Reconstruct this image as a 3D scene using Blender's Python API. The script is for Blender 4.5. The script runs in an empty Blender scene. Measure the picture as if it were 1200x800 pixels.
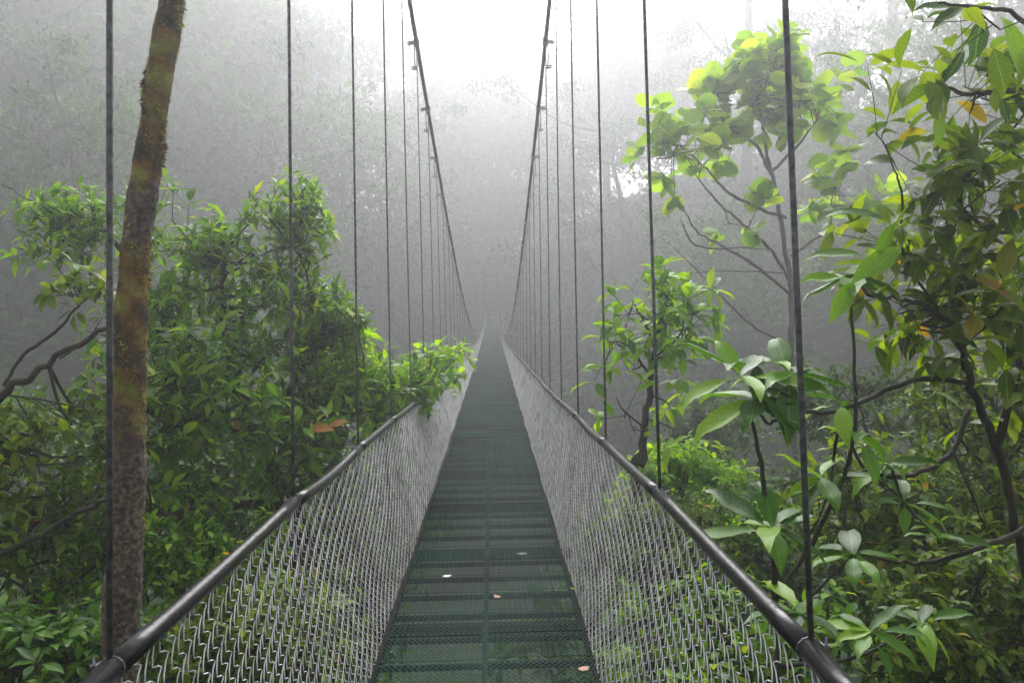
import bpy, math, random
import numpy as np
from mathutils import Vector, Matrix
R = math.radians
random.seed(7); rng = np.random.default_rng(7)
SC = bpy.context.scene; COL = SC.collection

# ------------------------------------------------------------------ camera
EYE = Vector((0.0, 0.0, 1.6)); F = 933.0
YAW, PITCH, ROLL = R(1.3846), R(-1.5593), R(1.0)
fw = Vector((math.sin(YAW)*math.cos(PITCH), math.cos(YAW)*math.cos(PITCH), math.sin(PITCH)))
r0 = Vector((math.cos(YAW), -math.sin(YAW), 0)); u0 = r0.cross(fw)
rt = r0*math.cos(ROLL) - u0*math.sin(ROLL); up = u0*math.cos(ROLL) + r0*math.sin(ROLL)
cam = bpy.data.objects.new('camera', bpy.data.cameras.new('camera')); COL.objects.link(cam)
cam.data.sensor_width = 36; cam.data.lens = F/1200*36
cam.data.clip_start = 0.05; cam.data.clip_end = 2000
cam.matrix_world = Matrix(((rt.x, up.x, -fw.x, EYE.x), (rt.y, up.y, -fw.y, EYE.y), (rt.z, up.z, -fw.z, EYE.z), (0, 0, 0, 1)))
SC.camera = cam

def at(px, py, Y):
    """World point seen in the direction of photo pixel (px, py), Y metres ahead."""
    d = rt*((px-600)/F) - up*((py-400)/F) + fw
    return EYE + d*(Y/d.y)
def proj(p):
    d = Vector(p) - EYE; z = d.dot(fw)
    if z < 0.1: return (-999, -999, z)
    return (600+F*d.dot(rt)/z, 400-F*d.dot(up)/z, z)

# ------------------------------------------------------------------ light
SUN_EL, SUN_AZ = 42, 8            # degrees; azimuth measured right of +Y
FOG = 0.0132
w = bpy.data.worlds.new('World'); SC.world = w; w.use_nodes = True
nt = w.node_tree; nt.nodes.clear()
sky = nt.nodes.new('ShaderNodeTexSky'); sky.sky_type = 'NISHITA'; sky.sun_disc = False
sky.sun_elevation = R(SUN_EL); sky.sun_rotation = R(SUN_AZ); sky.dust_density = 4; sky.air_density = 1
hs = nt.nodes.new('ShaderNodeHueSaturation'); hs.inputs['Saturation'].default_value = 0.10
bg = nt.nodes.new('ShaderNodeBackground'); bg.inputs['Strength'].default_value = 0.15
wo = nt.nodes.new('ShaderNodeOutputWorld')
nt.links.new(sky.outputs[0], hs.inputs['Color']); nt.links.new(hs.outputs[0], bg.inputs[0]); nt.links.new(bg.outputs[0], wo.inputs[0])
sl = bpy.data.lights.new('sun', 'SUN'); sl.energy = 1.5; sl.angle = R(40); sl.color = (1.0, 0.98, 0.95)
sun = bpy.data.objects.new('sun', sl); COL.objects.link(sun)
sd = Vector((math.sin(R(SUN_AZ))*math.cos(R(SUN_EL)), math.cos(R(SUN_AZ))*math.cos(R(SUN_EL)), math.sin(R(SUN_EL))))
sun.rotation_euler = sd.to_track_quat('Z', 'Y').to_euler()
SC.view_settings.view_transform = 'Standard'; SC.view_settings.look = 'None'
SC.view_settings.exposure = 1.80; SC.view_settings.gamma = 1
cy = SC.cycles
cy.use_denoising = True; cy.max_bounces = 6; cy.diffuse_bounces = 3; cy.glossy_bounces = 2
cy.transmission_bounces = 3; cy.volume_bounces = 2; cy.use_adaptive_sampling = True; cy.adaptive_threshold = 0.02
cy.caustics_reflective = False; cy.caustics_refractive = False

# ------------------------------------------------------------------ materials
def mat(name, build):
    m = bpy.data.materials.new(name); m.use_nodes = True
    t = m.node_tree; t.nodes.clear()
    out = t.nodes.new('ShaderNodeOutputMaterial')
    build(t, out); return m
def N(t, typ, **kw):
    n = t.nodes.new(typ)
    for k, v in kw.items():
        if k in n.inputs: n.inputs[k].default_value = v
        else: setattr(n, k, v)
    return n
def ramp(t, stops):
    n = t.nodes.new('ShaderNodeValToRGB'); e = n.color_ramp.elements
    while len(e) < len(stops): e.new(0.5)
    for i, (p, c) in enumerate(stops): e[i].position = p; e[i].color = (*c, 1)
    return n
def math_node(t, op, a, b=None):
    n = t.nodes.new('ShaderNodeMath'); n.operation = op
    for i, v in enumerate((a, b)):
        if v is None: continue
        if isinstance(v, (int, float)): n.inputs[i].default_value = v
        else: t.links.new(v, n.inputs[i])
    return n.outputs[0]

def leaf_mat(name, stops, transl=0.50, rough=0.42):
    def b(t, out):
        g = N(t, 'ShaderNodeNewGeometry'); oi = N(t, 'ShaderNodeObjectInfo')
        s = math_node(t, 'FRACT', math_node(t, 'ADD', g.outputs['Random Per Island'], math_node(t, 'MULTIPLY', oi.outputs['Random'], 7.31)))
        rp = ramp(t, stops); t.links.new(s, rp.inputs[0])
        no = N(t, 'ShaderNodeTexNoise', Scale=22.0, Detail=3.0)
        tc = N(t, 'ShaderNodeTexCoord'); t.links.new(tc.outputs['Object'], no.inputs['Vector'])
        hv = N(t, 'ShaderNodeHueSaturation')
        t.links.new(rp.outputs[0], hv.inputs['Color'])
        t.links.new(math_node(t, 'ADD', math_node(t, 'MULTIPLY', no.outputs['Fac'], 0.7), 0.65), hv.inputs['Value'])
        sx = N(t, 'ShaderNodeSeparateXYZ'); t.links.new(tc.outputs['Object'], sx.inputs[0]); axx = math_node(t, 'ABSOLUTE', sx.outputs[0])
        rib = math_node(t, 'LESS_THAN', axx, .011)
        vein = math_node(t, 'POWER', math_node(t, 'ABSOLUTE', math_node(t, 'SINE', math_node(t, 'MULTIPLY', math_node(t, 'SUBTRACT', sx.outputs[1], math_node(t, 'MULTIPLY', axx, .9)), 30.0))), 14.0)
        vm = N(t, 'ShaderNodeMix', data_type='RGBA'); t.links.new(math_node(t, 'ADD', math_node(t, 'MULTIPLY', rib, .40), math_node(t, 'MULTIPLY', vein, .13)), vm.inputs[0])
        t.links.new(hv.outputs[0], vm.inputs[6]); vm.inputs[7].default_value = (.26, .40, .08, 1)
        p = N(t, 'ShaderNodeBsdfPrincipled', Roughness=rough); p.inputs['Specular IOR Level'].default_value = .25
        t.links.new(vm.outputs[2], p.inputs['Base Color'])
        tr = N(t, 'ShaderNodeBsdfTranslucent')
        h2 = N(t, 'ShaderNodeHueSaturation', Hue=0.485, Saturation=1.1, Value=1.5); t.links.new(vm.outputs[2], h2.inputs['Color'])
        t.links.new(h2.outputs[0], tr.inputs['Color'])
        mx = N(t, 'ShaderNodeMixShader', Fac=transl)
        t.links.new(p.outputs[0], mx.inputs[1]); t.links.new(tr.outputs[0], mx.inputs[2]); t.links.new(mx.outputs[0], out.inputs[0])
    return mat(name, b)
def noise_mat(name, stops, scale=5.0, rough=0.8, bump=0.0, metal=0.0, spec=.5, stretch=(1, 1, 1), detail=6.0, bscale=None, dist=0.01):
    def b(t, out):
        tc = N(t, 'ShaderNodeTexCoord'); mp = N(t, 'ShaderNodeMapping'); mp.inputs['Scale'].default_value = stretch
        t.links.new(tc.outputs['Object'], mp.inputs['Vector'])
        no = N(t, 'ShaderNodeTexNoise', Scale=scale, Detail=detail); t.links.new(mp.outputs[0], no.inputs['Vector'])
        rp = ramp(t, stops); t.links.new(no.outputs['Fac'], rp.inputs[0])
        p = N(t, 'ShaderNodeBsdfPrincipled', Roughness=rough, Metallic=metal); p.inputs['Specular IOR Level'].default_value = spec
        t.links.new(rp.outputs[0], p.inputs['Base Color'])
        if bump:
            n2 = N(t, 'ShaderNodeTexNoise', Scale=bscale or scale*3, Detail=5.0); t.links.new(mp.outputs[0], n2.inputs['Vector'])
            bm = N(t, 'ShaderNodeBump', Strength=bump, Distance=dist); t.links.new(n2.outputs['Fac'], bm.inputs['Height'])
            t.links.new(bm.outputs[0], p.inputs['Normal'])
        t.links.new(p.outputs[0], out.inputs[0])
    return mat(name, b)

G = lambda *c: c
M_leafA = leaf_mat('leaf_green', [(0, (.028, .095, .004)), (.3, (.060, .18, .006)), (.65, (.12, .29, .008)), (.92, (.24, .42, .02)), (1, (.32, .38, .03))])
M_leafB = leaf_mat('leaf_warm_green', [(0, (.030, .075, .004)), (.35, (.072, .15, .005)), (.65, (.13, .225, .008)), (.96, (.20, .29, .02)), (1, (.38, .24, .03))])
M_leafG2 = leaf_mat('leaf_whorl', [(0, (.018, .075, .004)), (.4, (.045, .15, .006)), (.75, (.12, .29, .010)), (1, (.26, .44, .03))], 0.4, 0.4)
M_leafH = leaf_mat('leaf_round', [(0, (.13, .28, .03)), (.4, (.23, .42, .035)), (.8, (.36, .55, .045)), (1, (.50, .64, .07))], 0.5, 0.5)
M_leafG = leaf_mat('leaf_bright', [(0, (.035, .12, .004)), (.3, (.09, .24, .006)), (.65, (.19, .39, .010)), (1, (.36, .56, .03))])
M_leafC = leaf_mat('leaf_pale_round', [(0, (.09, .24, .015)), (.4, (.17, .36, .02)), (.8, (.27, .47, .03)), (1, (.38, .55, .05))], 0.6, 0.5)
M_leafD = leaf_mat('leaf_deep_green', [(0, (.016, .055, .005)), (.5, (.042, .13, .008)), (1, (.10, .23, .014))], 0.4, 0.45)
M_leafF = leaf_mat('leaf_far', [(0, (.02, .06, .012)), (.5, (.05, .13, .02)), (1, (.11, .21, .03))], 0.3, 0.6)
M_dead = leaf_mat('dead_leaf', [(0, (.35, .14, .03)), (1, (.45, .20, .06))], 0.2, 0.6)
M_deadp = leaf_mat('dead_leaf_pink', [(0, (.50, .27, .20)), (1, (.55, .32, .24))], 0.1, 0.6)
M_pale = leaf_mat('bleached_leaf', [(0, (.55, .55, .50)), (1, (.62, .60, .55))], 0.1, 0.6)
M_bark = noise_mat('bark_dark', [(.3, (.010, .008, .006)), (.5, (.030, .024, .018)), (.7, (.06, .06, .04))], 9, .85, .6, stretch=(1, 1, .4))
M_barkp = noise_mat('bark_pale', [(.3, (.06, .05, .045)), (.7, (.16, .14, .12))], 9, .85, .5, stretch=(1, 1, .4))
M_rail = noise_mat('black_rail_sleeve', [(.35, (.007, .007, .008)), (.7, (.022, .021, .024))], 14, .28, .45, spec=.22, stretch=(1, 1, 1), dist=.004)
M_wire = noise_mat('galvanised_wire', [(.30, (.40, .36, .38)), (.55, (.88, .86, .89))], 9, .45, metal=.1)
M_rope = noise_mat('steel_rope', [(.35, (.09, .09, .10)), (.7, (.22, .22, .24))], 60, .5, .8, metal=.4, dist=.002)
M_cable = noise_mat('main_cable_steel', [(.35, (.045, .045, .05)), (.7, (.10, .10, .105))], 30, .5, .6, metal=.4, dist=.004)
M_clip = noise_mat('zinc_clip', [(.3, (.30, .30, .31)), (.7, (.50, .50, .50))], 40, .35, metal=.2)
def deck_build(t, out):
    g = N(t, 'ShaderNodeNewGeometry'); oi = N(t, 'ShaderNodeObjectInfo')
    n1 = N(t, 'ShaderNodeTexNoise', Scale=1.7, Detail=8.0); n2 = N(t, 'ShaderNodeTexNoise', Scale=24.0, Detail=4.0)
    for n_ in (n1, n2): t.links.new(g.outputs['Position'], n_.inputs['Vector'])
    r1 = ramp(t, [(.32, (.002, .028, .021)), (.5, (.003, .080, .060)), (.7, (.006, .125, .10))]); t.links.new(n1.outputs[0], r1.inputs[0])
    wear = ramp(t, [(.50, (0, 0, 0)), (.66, (.8,)*3)]); t.links.new(math_node(t, 'ADD', math_node(t, 'MULTIPLY', n2.outputs[0], .6), math_node(t, 'MULTIPLY', n1.outputs[0], .42)), wear.inputs[0])
    mx = N(t, 'ShaderNodeMix', data_type='RGBA'); t.links.new(wear.outputs[0], mx.inputs[0]); t.links.new(r1.outputs[0], mx.inputs[6]); mx.inputs[7].default_value = (.035, .030, .018, 1)
    hv = N(t, 'ShaderNodeHueSaturation'); t.links.new(mx.outputs[2], hv.inputs['Color']); t.links.new(math_node(t, 'ADD', math_node(t, 'MULTIPLY', oi.outputs['Random'], .5), .72), hv.inputs['Value'])
    p = N(t, 'ShaderNodeBsdfPrincipled', Roughness=.42); p.inputs['Specular IOR Level'].default_value = .22
    t.links.new(hv.outputs[0], p.inputs['Base Color']); t.links.new(p.outputs[0], out.inputs[0])
M_deck = mat('green_painted_grating', deck_build)
M_beam = noise_mat('dark_steel_beam', [(.3, (.004, .005, .004)), (.7, (.014, .017, .012))], 12, .9, .3, spec=.1)
M_soil = noise_mat('forest_floor', [(.3, (.012, .018, .007)), (.5, (.025, .040, .012)), (.7, (.045, .042, .020))], .9, .95, .8, detail=9, dist=.2)
def trunk_build(t, out):
    g = N(t, 'ShaderNodeNewGeometry'); sp = N(t, 'ShaderNodeSeparateXYZ'); t.links.new(g.outputs['Position'], sp.inputs[0])
    no = N(t, 'ShaderNodeTexNoise', Scale=7.0, Detail=7.0); t.links.new(g.outputs['Position'], no.inputs['Vector'])
    n2 = N(t, 'ShaderNodeTexNoise', Scale=38.0, Detail=5.0); t.links.new(g.outputs['Position'], n2.inputs['Vector'])
    bark = ramp(t, [(.3, (.028, .018, .015)), (.5, (.085, .060, .050)), (.70, (.22, .19, .18))]); t.links.new(n2.outputs[0], bark.inputs[0])
    moss = ramp(t, [(.34, (.016, .012, .006)), (.46, (.08, .045, .012)), (.54, (.22, .12, .020)), (.61, (.20, .21, .022)), (.72, (.30, .33, .04))]); t.links.new(no.outputs[0], moss.inputs[0])
    band = ramp(t, [(0, (.05,)*3), (.28, (.12,)*3), (.36, (.8,)*3), (.49, (1,)*3), (.51, (.10,)*3), (.55, (.10,)*3), (.57, (1,)*3), (.71, (1,)*3), (.76, (.3,)*3)])
    mr = N(t, 'ShaderNodeMapRange'); mr.inputs['From Min'].default_value = -0.6; mr.inputs['From Max'].default_value = 4.6
    t.links.new(sp.outputs[2], mr.inputs[0]); 
    t.links.new(math_node(t, 'ADD', mr.outputs[0], math_node(t, 'MULTIPLY', math_node(t, 'SUBTRACT', no.outputs[0], .5), .10)), band.inputs[0])
    s = math_node(t, 'ADD', band.outputs[0], math_node(t, 'MULTIPLY', math_node(t, 'SUBTRACT', n2.outputs[0], .5), .9))
    mx = N(t, 'ShaderNodeMix', data_type='RGBA'); mx.clamp_factor = True
    t.links.new(s, mx.inputs[0]); t.links.new(bark.outputs[0], mx.inputs[6]); t.links.new(moss.outputs[0], mx.inputs[7])
    p = N(t, 'ShaderNodeBsdfPrincipled', Roughness=.9); t.links.new(mx.outputs[2], p.inputs['Base Color'])
    bm = N(t, 'ShaderNodeBump', Strength=.9, Distance=.02); t.links.new(n2.outputs[0], bm.inputs['Height']); t.links.new(bm.outputs[0], p.inputs['Normal'])
    t.links.new(p.outputs[0], out.inputs[0])
M_moss_trunk = mat('mossy_bark', trunk_build)
def moss_build(t, out):
    g = N(t, 'ShaderNodeNewGeometry'); no = N(t, 'ShaderNodeTexNoise', Scale=9.0, Detail=4.0); t.links.new(g.outputs['Position'], no.inputs['Vector'])
    s = math_node(t, 'ADD', no.outputs[0], math_node(t, 'MULTIPLY', math_node(t, 'SUBTRACT', g.outputs['Random Per Island'], .5), .30))
    rp = ramp(t, [(.30, (.03, .020, .010)), (.42, (.17, .09, .018)), (.50, (.36, .20, .03)), (.58, (.28, .28, .028)), (.72, (.42, .45, .05))]); t.links.new(s, rp.inputs[0])
    p = N(t, 'ShaderNodeBsdfPrincipled', Roughness=.9); t.links.new(rp.outputs[0], p.inputs['Base Color']); t.links.new(p.outputs[0], out.inputs[0])
M_moss = mat('moss_tufts', moss_build)

# ------------------------------------------------------------------ mesh helpers
class MB:
    def __init__(s): s.v = []; s.f = []; s.n = 0
    def add(s, v, f):
        v = np.asarray(v, float).reshape(-1, 3)
        s.f += [tuple(i+s.n for i in q) for q in f]; s.v.append(v); s.n += len(v)
    def tube(s, pts, rad, sides=6, cap=True, wob=0.0):
        pts = np.asarray([tuple(p) for p in pts], float); n = len(pts)
        rad = np.broadcast_to(np.asarray(rad, float), (n,)) if np.ndim(rad) == 0 or len(rad) == n else np.interp(np.linspace(0, 1, n), np.linspace(0, 1, len(rad)), rad)
        tan = np.gradient(pts, axis=0); tan /= np.linalg.norm(tan, axis=1)[:, None] + 1e-9
        ref = np.array((0, 0, 1.)) if abs(tan[0][2]) < .85 else np.array((1., 0, 0))
        a = np.linspace(0, 2*np.pi, sides, endpoint=False); out = []
        u = np.cross(tan[0], ref); u /= np.linalg.norm(u)
        for i in range(n):
            u = u - tan[i]*u.dot(tan[i]); u /= np.linalg.norm(u)+1e-9; v = np.cross(tan[i], u)
            r = rad[i]*(1+wob*rng.uniform(-1, 1, sides)) if wob else np.full(sides, rad[i])
            out.append(pts[i] + np.cos(a)[:, None]*u*r[:, None] + np.sin(a)[:, None]*v*r[:, None])
        f = [(i*sides+k, i*sides+(k+1) % sides, (i+1)*sides+(k+1) % sides, (i+1)*sides+k) for i in range(n-1) for k in range(sides)]
        if cap: f += [tuple(range(sides))[::-1], tuple((n-1)*sides+k for k in range(sides))]
        s.add(np.concatenate(out), f)
    def box(s, c, half, rot=None):
        v = np.array([(x, y, z) for x in (-1, 1) for y in (-1, 1) for z in (-1, 1)], float)*half
        if rot is not None: v = v @ np.array(rot).T
        s.add(v+np.array(c), [(0, 1, 3, 2), (4, 6, 7, 5), (0, 4, 5, 1), (2, 3, 7, 6), (0, 2, 6, 4), (1, 5, 7, 3)])
    def mesh(s, name, m, smooth=True, off=(0, 0, 0)):
        me = bpy.data.meshes.new(name); v = np.concatenate(s.v)-np.array(tuple(off)) if s.v else np.zeros((0, 3))
        me.from_pydata(v.tolist(), [], s.f); me.materials.append(m)
        if smooth: me.polygons.foreach_set('use_smooth', [True]*len(me.polygons))
        me.update(); return me

def fast_mesh(name, v, tris, m, smooth=True):
    me = bpy.data.meshes.new(name); v = np.ascontiguousarray(v, np.float32); tris = np.ascontiguousarray(tris, np.int32); k = tris.shape[1]
    me.vertices.add(len(v)); me.vertices.foreach_set('co', v.ravel())
    me.loops.add(tris.size); me.loops.foreach_set('vertex_index', tris.ravel())
    me.polygons.add(len(tris)); me.polygons.foreach_set('loop_start', np.arange(0, tris.size, k, dtype=np.int32))
    if smooth: me.polygons.foreach_set('use_smooth', np.ones(len(tris), bool))
    me.materials.append(m); me.update(calc_edges=True); return me

def link(name, me, parent=None, loc=(0, 0, 0), **props):
    o = bpy.data.objects.new(name, me); COL.objects.link(o); o.location = loc
    if parent: o.parent = parent
    for k, v in props.items():
        if v: o[k] = v
    return o
def thing(name, label, category, loc=(0, 0, 0), group=None):
    return link(name, None, None, loc, label=label, category=category, group=group)
def copy_tree(o, parent=None):
    c = o.copy(); COL.objects.link(c); c.parent = parent
    for ch in o.children: copy_tree(ch, c)
    return c
def smoothline(pts, k=5):
    """Catmull-Rom through the points."""
    P = [np.array(tuple(p), float) for p in pts]
    if len(P) < 3: return [P[0]+(P[-1]-P[0])*t for t in np.linspace(0, 1, k+1)]
    Q = [2*P[0]-P[1]]+P+[2*P[-1]-P[-2]]; out = []
    for i in range(1, len(Q)-2):
        for t in np.linspace(0, 1, k, endpoint=False):
            a, b, c, d = Q[i-1:i+3]
            out.append(.5*((2*b)+(c-a)*t+(2*a-5*b+4*c-d)*t*t+(3*b-3*c+d-a)*t**3))
    out.append(P[-1]); return out

# ------------------------------------------------------------------ ground
_ny = ([-300, -60, -6, 3, 20, 36, 55, 74, 95, 140, 300], [14, 8, -1.5, -4.5, -11, -13.5, -8, 1.6, 9, 12, 13])
def ground(x, y):
    x = np.asarray(x, float); y = np.asarray(y, float)
    s = np.clip(np.abs(x)-5, 0, None); side = 24*(1-np.exp(-s*.034))
    n = .5*np.sin(x*.55+y*.21)+.45*np.sin(y*.47-x*.33+1)+.25*np.sin(x*1.3+2)*np.sin(y*1.1)
    near = np.clip((np.abs(y-35)-36)/4, 0, 1)*(np.abs(x) < 2.5)
    return np.interp(y, *_ny)*(1-.35*(1-np.exp(-s*.05))) + side + n*(1-near)
ax = np.sinh(np.linspace(-1, 1, 181)*4.6)/math.sinh(4.6)*300
ay = np.sinh(np.linspace(-1, 1, 201)*4.2)/math.sinh(4.2)*300
X, Y = np.meshgrid(ax, ay); Z = ground(X, Y)
nx, ny = len(ax), len(ay); I = np.arange(nx*ny).reshape(ny, nx)
q = np.stack([I[:-1, :-1], I[:-1, 1:], I[1:, 1:], I[1:, :-1]], -1).reshape(-1, 4)
link('ground', fast_mesh('ground', np.stack([X, Y, Z], -1).reshape(-1, 3), q, M_soil), kind='structure')

# ------------------------------------------------------------------ suspension bridge
BC = -0.065
HY = [1.5+1.38*k for k in range(-2, 52)]
HY = [y for y in HY if y < 72]
Y0, Y1 = HY[0], HY[-1]
rail_z = lambda y: float(np.interp(y, [-3, 3, 4.3, 5.64, 7, 8.4, 11.5, 17, 31, 38, 50, 60, 72], [.965, .955, .925, .90, .86, .835, .80, .765, .77, .92, 1.25, 1.65, 2.3]))
rail_w = lambda y: float(np.interp(y, [0, 14, 25, 34], [.663, .655, .60, .56]))
_dy = np.linspace(-3, 76, 400)
_dz = np.interp(_dy, [-3, 7, 11, 18, 25, 31, 40, 50, 60, 72, 76], [0, 0, .06, .14, .22, .31, .48, .70, .98, 1.4, 1.5]); _dz = np.convolve(np.pad(_dz, 20, 'edge'), np.ones(41)/41, 'valid')
deck_z = lambda y: float(np.interp(y, _dy, _dz))
cable_z = lambda y: .95+.00405*(y-38)**2
cable_w = lambda y: float(np.interp(y, [-3, 1.5, 2.9, 4.3, 7, 20], [.44, .50, .58, .63, .672, .68]))
HW = .5
bridge = thing('suspension_bridge', 'narrow hanging footbridge with green grating deck and wire mesh sides running into fog', 'footbridge', (BC, 0, 0))
# main cables
for s in (-1, 1):
    mb = MB(); mb.tube([(s*cable_w(y), y, cable_z(y)) for y in np.linspace(Y0-1, 73, 90)], .021, 8)
    link('main_cable', mb.mesh('main_cable', M_cable), bridge)
# clamp meshes: saddle with a U bolt, and rope clip
def saddle():
    mb = MB(); mb.box((0, 0, 0), (.030, .028, .030)); mb.box((.050, 0, .0), (.034, .010, .018))
    mb.tube([(.02, -.02, .03), (.0, -.02, .045), (-.02, -.02, .03)], .006, 5); mb.tube([(.02, .02, .03), (.0, .02, .045), (-.02, .02, .03)], .006, 5)
    mb.tube([(.07, 0, .016), (.10, 0, -.006), (.07, 0, -.026)], .008, 5)
    return mb.mesh('cable_clamp', M_clip, False)
def ropeclip():
    mb = MB(); mb.box((.014, 0, 0), (.012, .012, .020))
    mb.tube([(.0, -.010, .012), (.05, -.010, .012), (.06, 0, .012), (.05, .010, .012), (0, .010, .012)], .005, 5)
    mb.tube([(.0, -.010, -.010), (.05, -.010, -.010), (.06, 0, -.010), (.05, .010, -.010), (0, .010, -.010)], .005, 5)
    return mb.mesh('rope_clip', M_clip, False)
def railclip():
    mb = MB(); a = np.linspace(0, 2*math.pi, 13)
    mb.tube([(.0234*math.cos(t), 0, .0234*math.sin(t)) for t in a], .0022, 5)
    mb.box((.031, 0, .0), (.006, .010, .010)); mb.tube([(.03, -.008, .01), (.034, 0, .022), (.03, .008, .01)], .0035, 5); return mb.mesh('rail_clip', M_rope, False)
ms, mr_, mc = saddle(), ropeclip(), railclip()
for s in (-1, 1):
    for y in HY:
        zc = cable_z(y); zr = rail_z(y); wr = rail_w(y); wc = cable_w(y)
        top = (s*wc, y, zc) if zc > zr else (s*wc, y, zr+.1)
        mb = MB(); jx, jy = rng.uniform(-.004, .004, 2)
        pts = [np.array(top)*(1-t)+np.array((s*(wr+.004), y, zr+.02))*t+np.array((jx, jy, 0))*math.sin(t*math.pi) for t in np.linspace(0, 1, 9)]
        mb.tube(pts, .0061, 6); mb.tube([(s*(wr+.022), y, zr), (s*(HW+.05), y, deck_z(y)-.05)], .006, 5)
        if zc-zr > .6:   # rope loop up to the clip
            mb.tube([(s*(wc+.02), y+.005, zc-.27), (s*(wc+.028), y+.005, zc-.12), (s*(wc+.02), y, zc)], .0055, 5)
        h = link('hanger', mb.mesh('hanger', M_rope), bridge)
        rz = 0 if s > 0 else math.pi
        if y < 40:
            c = link('cable_clamp', ms, h, (s*wc, y, zc)); c.rotation_euler = (-math.atan(2*.00405*(38-y)), 0, rz)
            if zc-zr > .6:
                c = link('rope_clip', mr_, h, (s*wc, y, zc-.26)); c.rotation_euler = (0, 0, rz)
            c = link('rail_clip', mc, h, (s*wr, y, zr)); c.rotation_euler = (0, 0, rz)
# handrail sections
for s in (-1, 1):
    for a, b in zip(HY[:-1], HY[1:]):
        mb = MB(); P = []
        for t in np.linspace(0, 1, 9):
            y = a+(b-a)*t
            P.append((s*(rail_w(a)*(1-t)+rail_w(b)*t+.006*math.sin(math.pi*t)), y, rail_z(a)*(1-t)+rail_z(b)*t-.022*math.sin(math.pi*t)*(.6+.4*math.sin(a*3+s))))
        mb.tube(P, [.0228, .0210, .0215, .0212, .0230], 12)
        link('handrail_section', mb.mesh('handrail_section', M_rail), bridge)
# chain link sides
PW, PH = .039, .072
def fence_pt(s, y, t, o=0):
    """t = 0 at the deck edge, 1 at the handrail"""
    bulge = .018*math.sin(math.pi*t)
    ww = HW+.012+(rail_w(y)-HW-.012)*t+bulge+o
    return (s*ww, y, deck_z(y)-.02+(rail_z(y)-.012-deck_z(y)+.02)*t)
for s in (-1, 1):
    fence = MB()
    for t in (.0,):
        fence.tube([fence_pt(s, y, t, .004) for y in np.arange(Y0, Y1, .46)], .0022, 4)
    fo = link('mesh_fence', fence.mesh('selvage', M_wire), bridge)
    nw = int((Y1-Y0)/PW); vs = []; ks = 30
    rest_v = []; rest_f = []; nv = 0; made = 0
    for i in range(nw):
        y0 = Y0+.05+i*PW; H = rail_z(y0)-deck_z(y0); n = max(6, int(round(H*1.03/(PH/2))))
        if y0 > 45: n = max(4, n)
        jit = .003*math.sin(i*1.7)+.010*math.sin(i*.31+s)+.006*math.sin(i*.11); pj = (i*.22) % 1; sub = 3 if y0 < 5 else (2 if y0 < 14 else 1)
        pts = []; nl = max(3, n//2); prof = [(0, -1, 0), (.26, -.5, .5), (.58, .45, .7), (.78, 1, 0), (.90, .25, 0)] if y0 < 14 else [(0, -1, 0), (.75, 1, 0)]
        for k in range(-1, nl):
            for (f_, a_, o_) in prof:
                t = (k+f_+pj)/nl
                if not 0 <= t <= 1: continue
                y = y0+.0200*a_+jit*math.sin(3.1*t+i*.2)+.012*math.sin(6*t+y0*2.1); y = min(max(y, Y0), Y1)
                pts.append(fence_pt(s, y, t, .004*o_*(1 if a_ < .5 else -1)+.007*math.sin(y0*3.1+t*5)))
        mb = MB(); mb.tube(pts, .0017 if y0 < 6 else (.0028 if y0 < 11 else .0046), 3, cap=False)
        if .4 < y0 and made < 120:
            me = mb.mesh('wire', M_wire, True); link('wire', me, fo); made += 1
        else:
            v = np.concatenate(mb.v); rest_v.append(v); rest_f += [tuple(a+nv for a in q) for q in mb.f]; nv += len(v)
    me = fast_mesh('wire_mesh', np.concatenate(rest_v), np.array(rest_f), M_wire)
    link('wire_mesh', me, fo, kind='stuff')
# deck panels: expanded metal
PL = .31
def panel_mesh():
    mb = MB(); nxd, nyd = 18, 7; wx, wy = .515/nxd, (PL-.022)/nyd; v = []; f = []
    for r in range(nyd*1+1):
        for k in range(nxd*2):
            xa, xb = k*wx/2, (k+1)*wx/2
            sg = 1 if (k+0) % 2 else -1
            ya = r*wy+(-sg)*wy/2*.92; yb = r*wy+sg*wy/2*.92
            ya = min(max(ya, 0), nyd*wy); yb = min(max(yb, 0), nyd*wy)
            hw, th = .0017, .0030
            b = len(v)
            for (x, y) in ((xa, ya), (xb, yb)):
                v += [(x, y-hw, -th), (x, y+hw, -th), (x, y+hw*1.0, th), (x, y-hw*1.0, th)]
            for q in range(4): f.append((b+q, b+(q+1) % 4, b+4+(q+1) % 4, b+4+q))
    mb.add(v, f)
    return mb.mesh('deck_panel', M_deck, False)
pm = panel_mesh(); rows = int((Y1-Y0)/PL); cnt = 0; rest = []
for i in range(rows):
    y = Y0+i*PL; z = deck_z(y); sl_ = math.atan2(deck_z(y+PL)-z, PL)
    for s in (0, 1):
        x0 = -HW+.003+s*.48
        j = rng.uniform(-.0012, .0012, 3)
        if cnt < 300 and y > .3:
            o = link('deck_panel', pm, bridge, (x0+j[0], y+.012+s*.006, z+j[1]+s*.007)); o.rotation_euler = (sl_+j[2], j[0]*2, 0); cnt += 1
        else:
            rest.append((x0, y+.012, z, sl_))
mb = MB()
for x0, y, z, a in rest:
    for q in range(6): mb.box((x0+.2435, y+.02+q*.05, z+math.tan(a)*(q*.05)), (.257, .006, .0075), Matrix.Rotation(a-.5, 3, 'X'))
link('far_deck_grating', mb.mesh('far_deck_grating', M_deck, False), bridge, kind='stuff')
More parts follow.
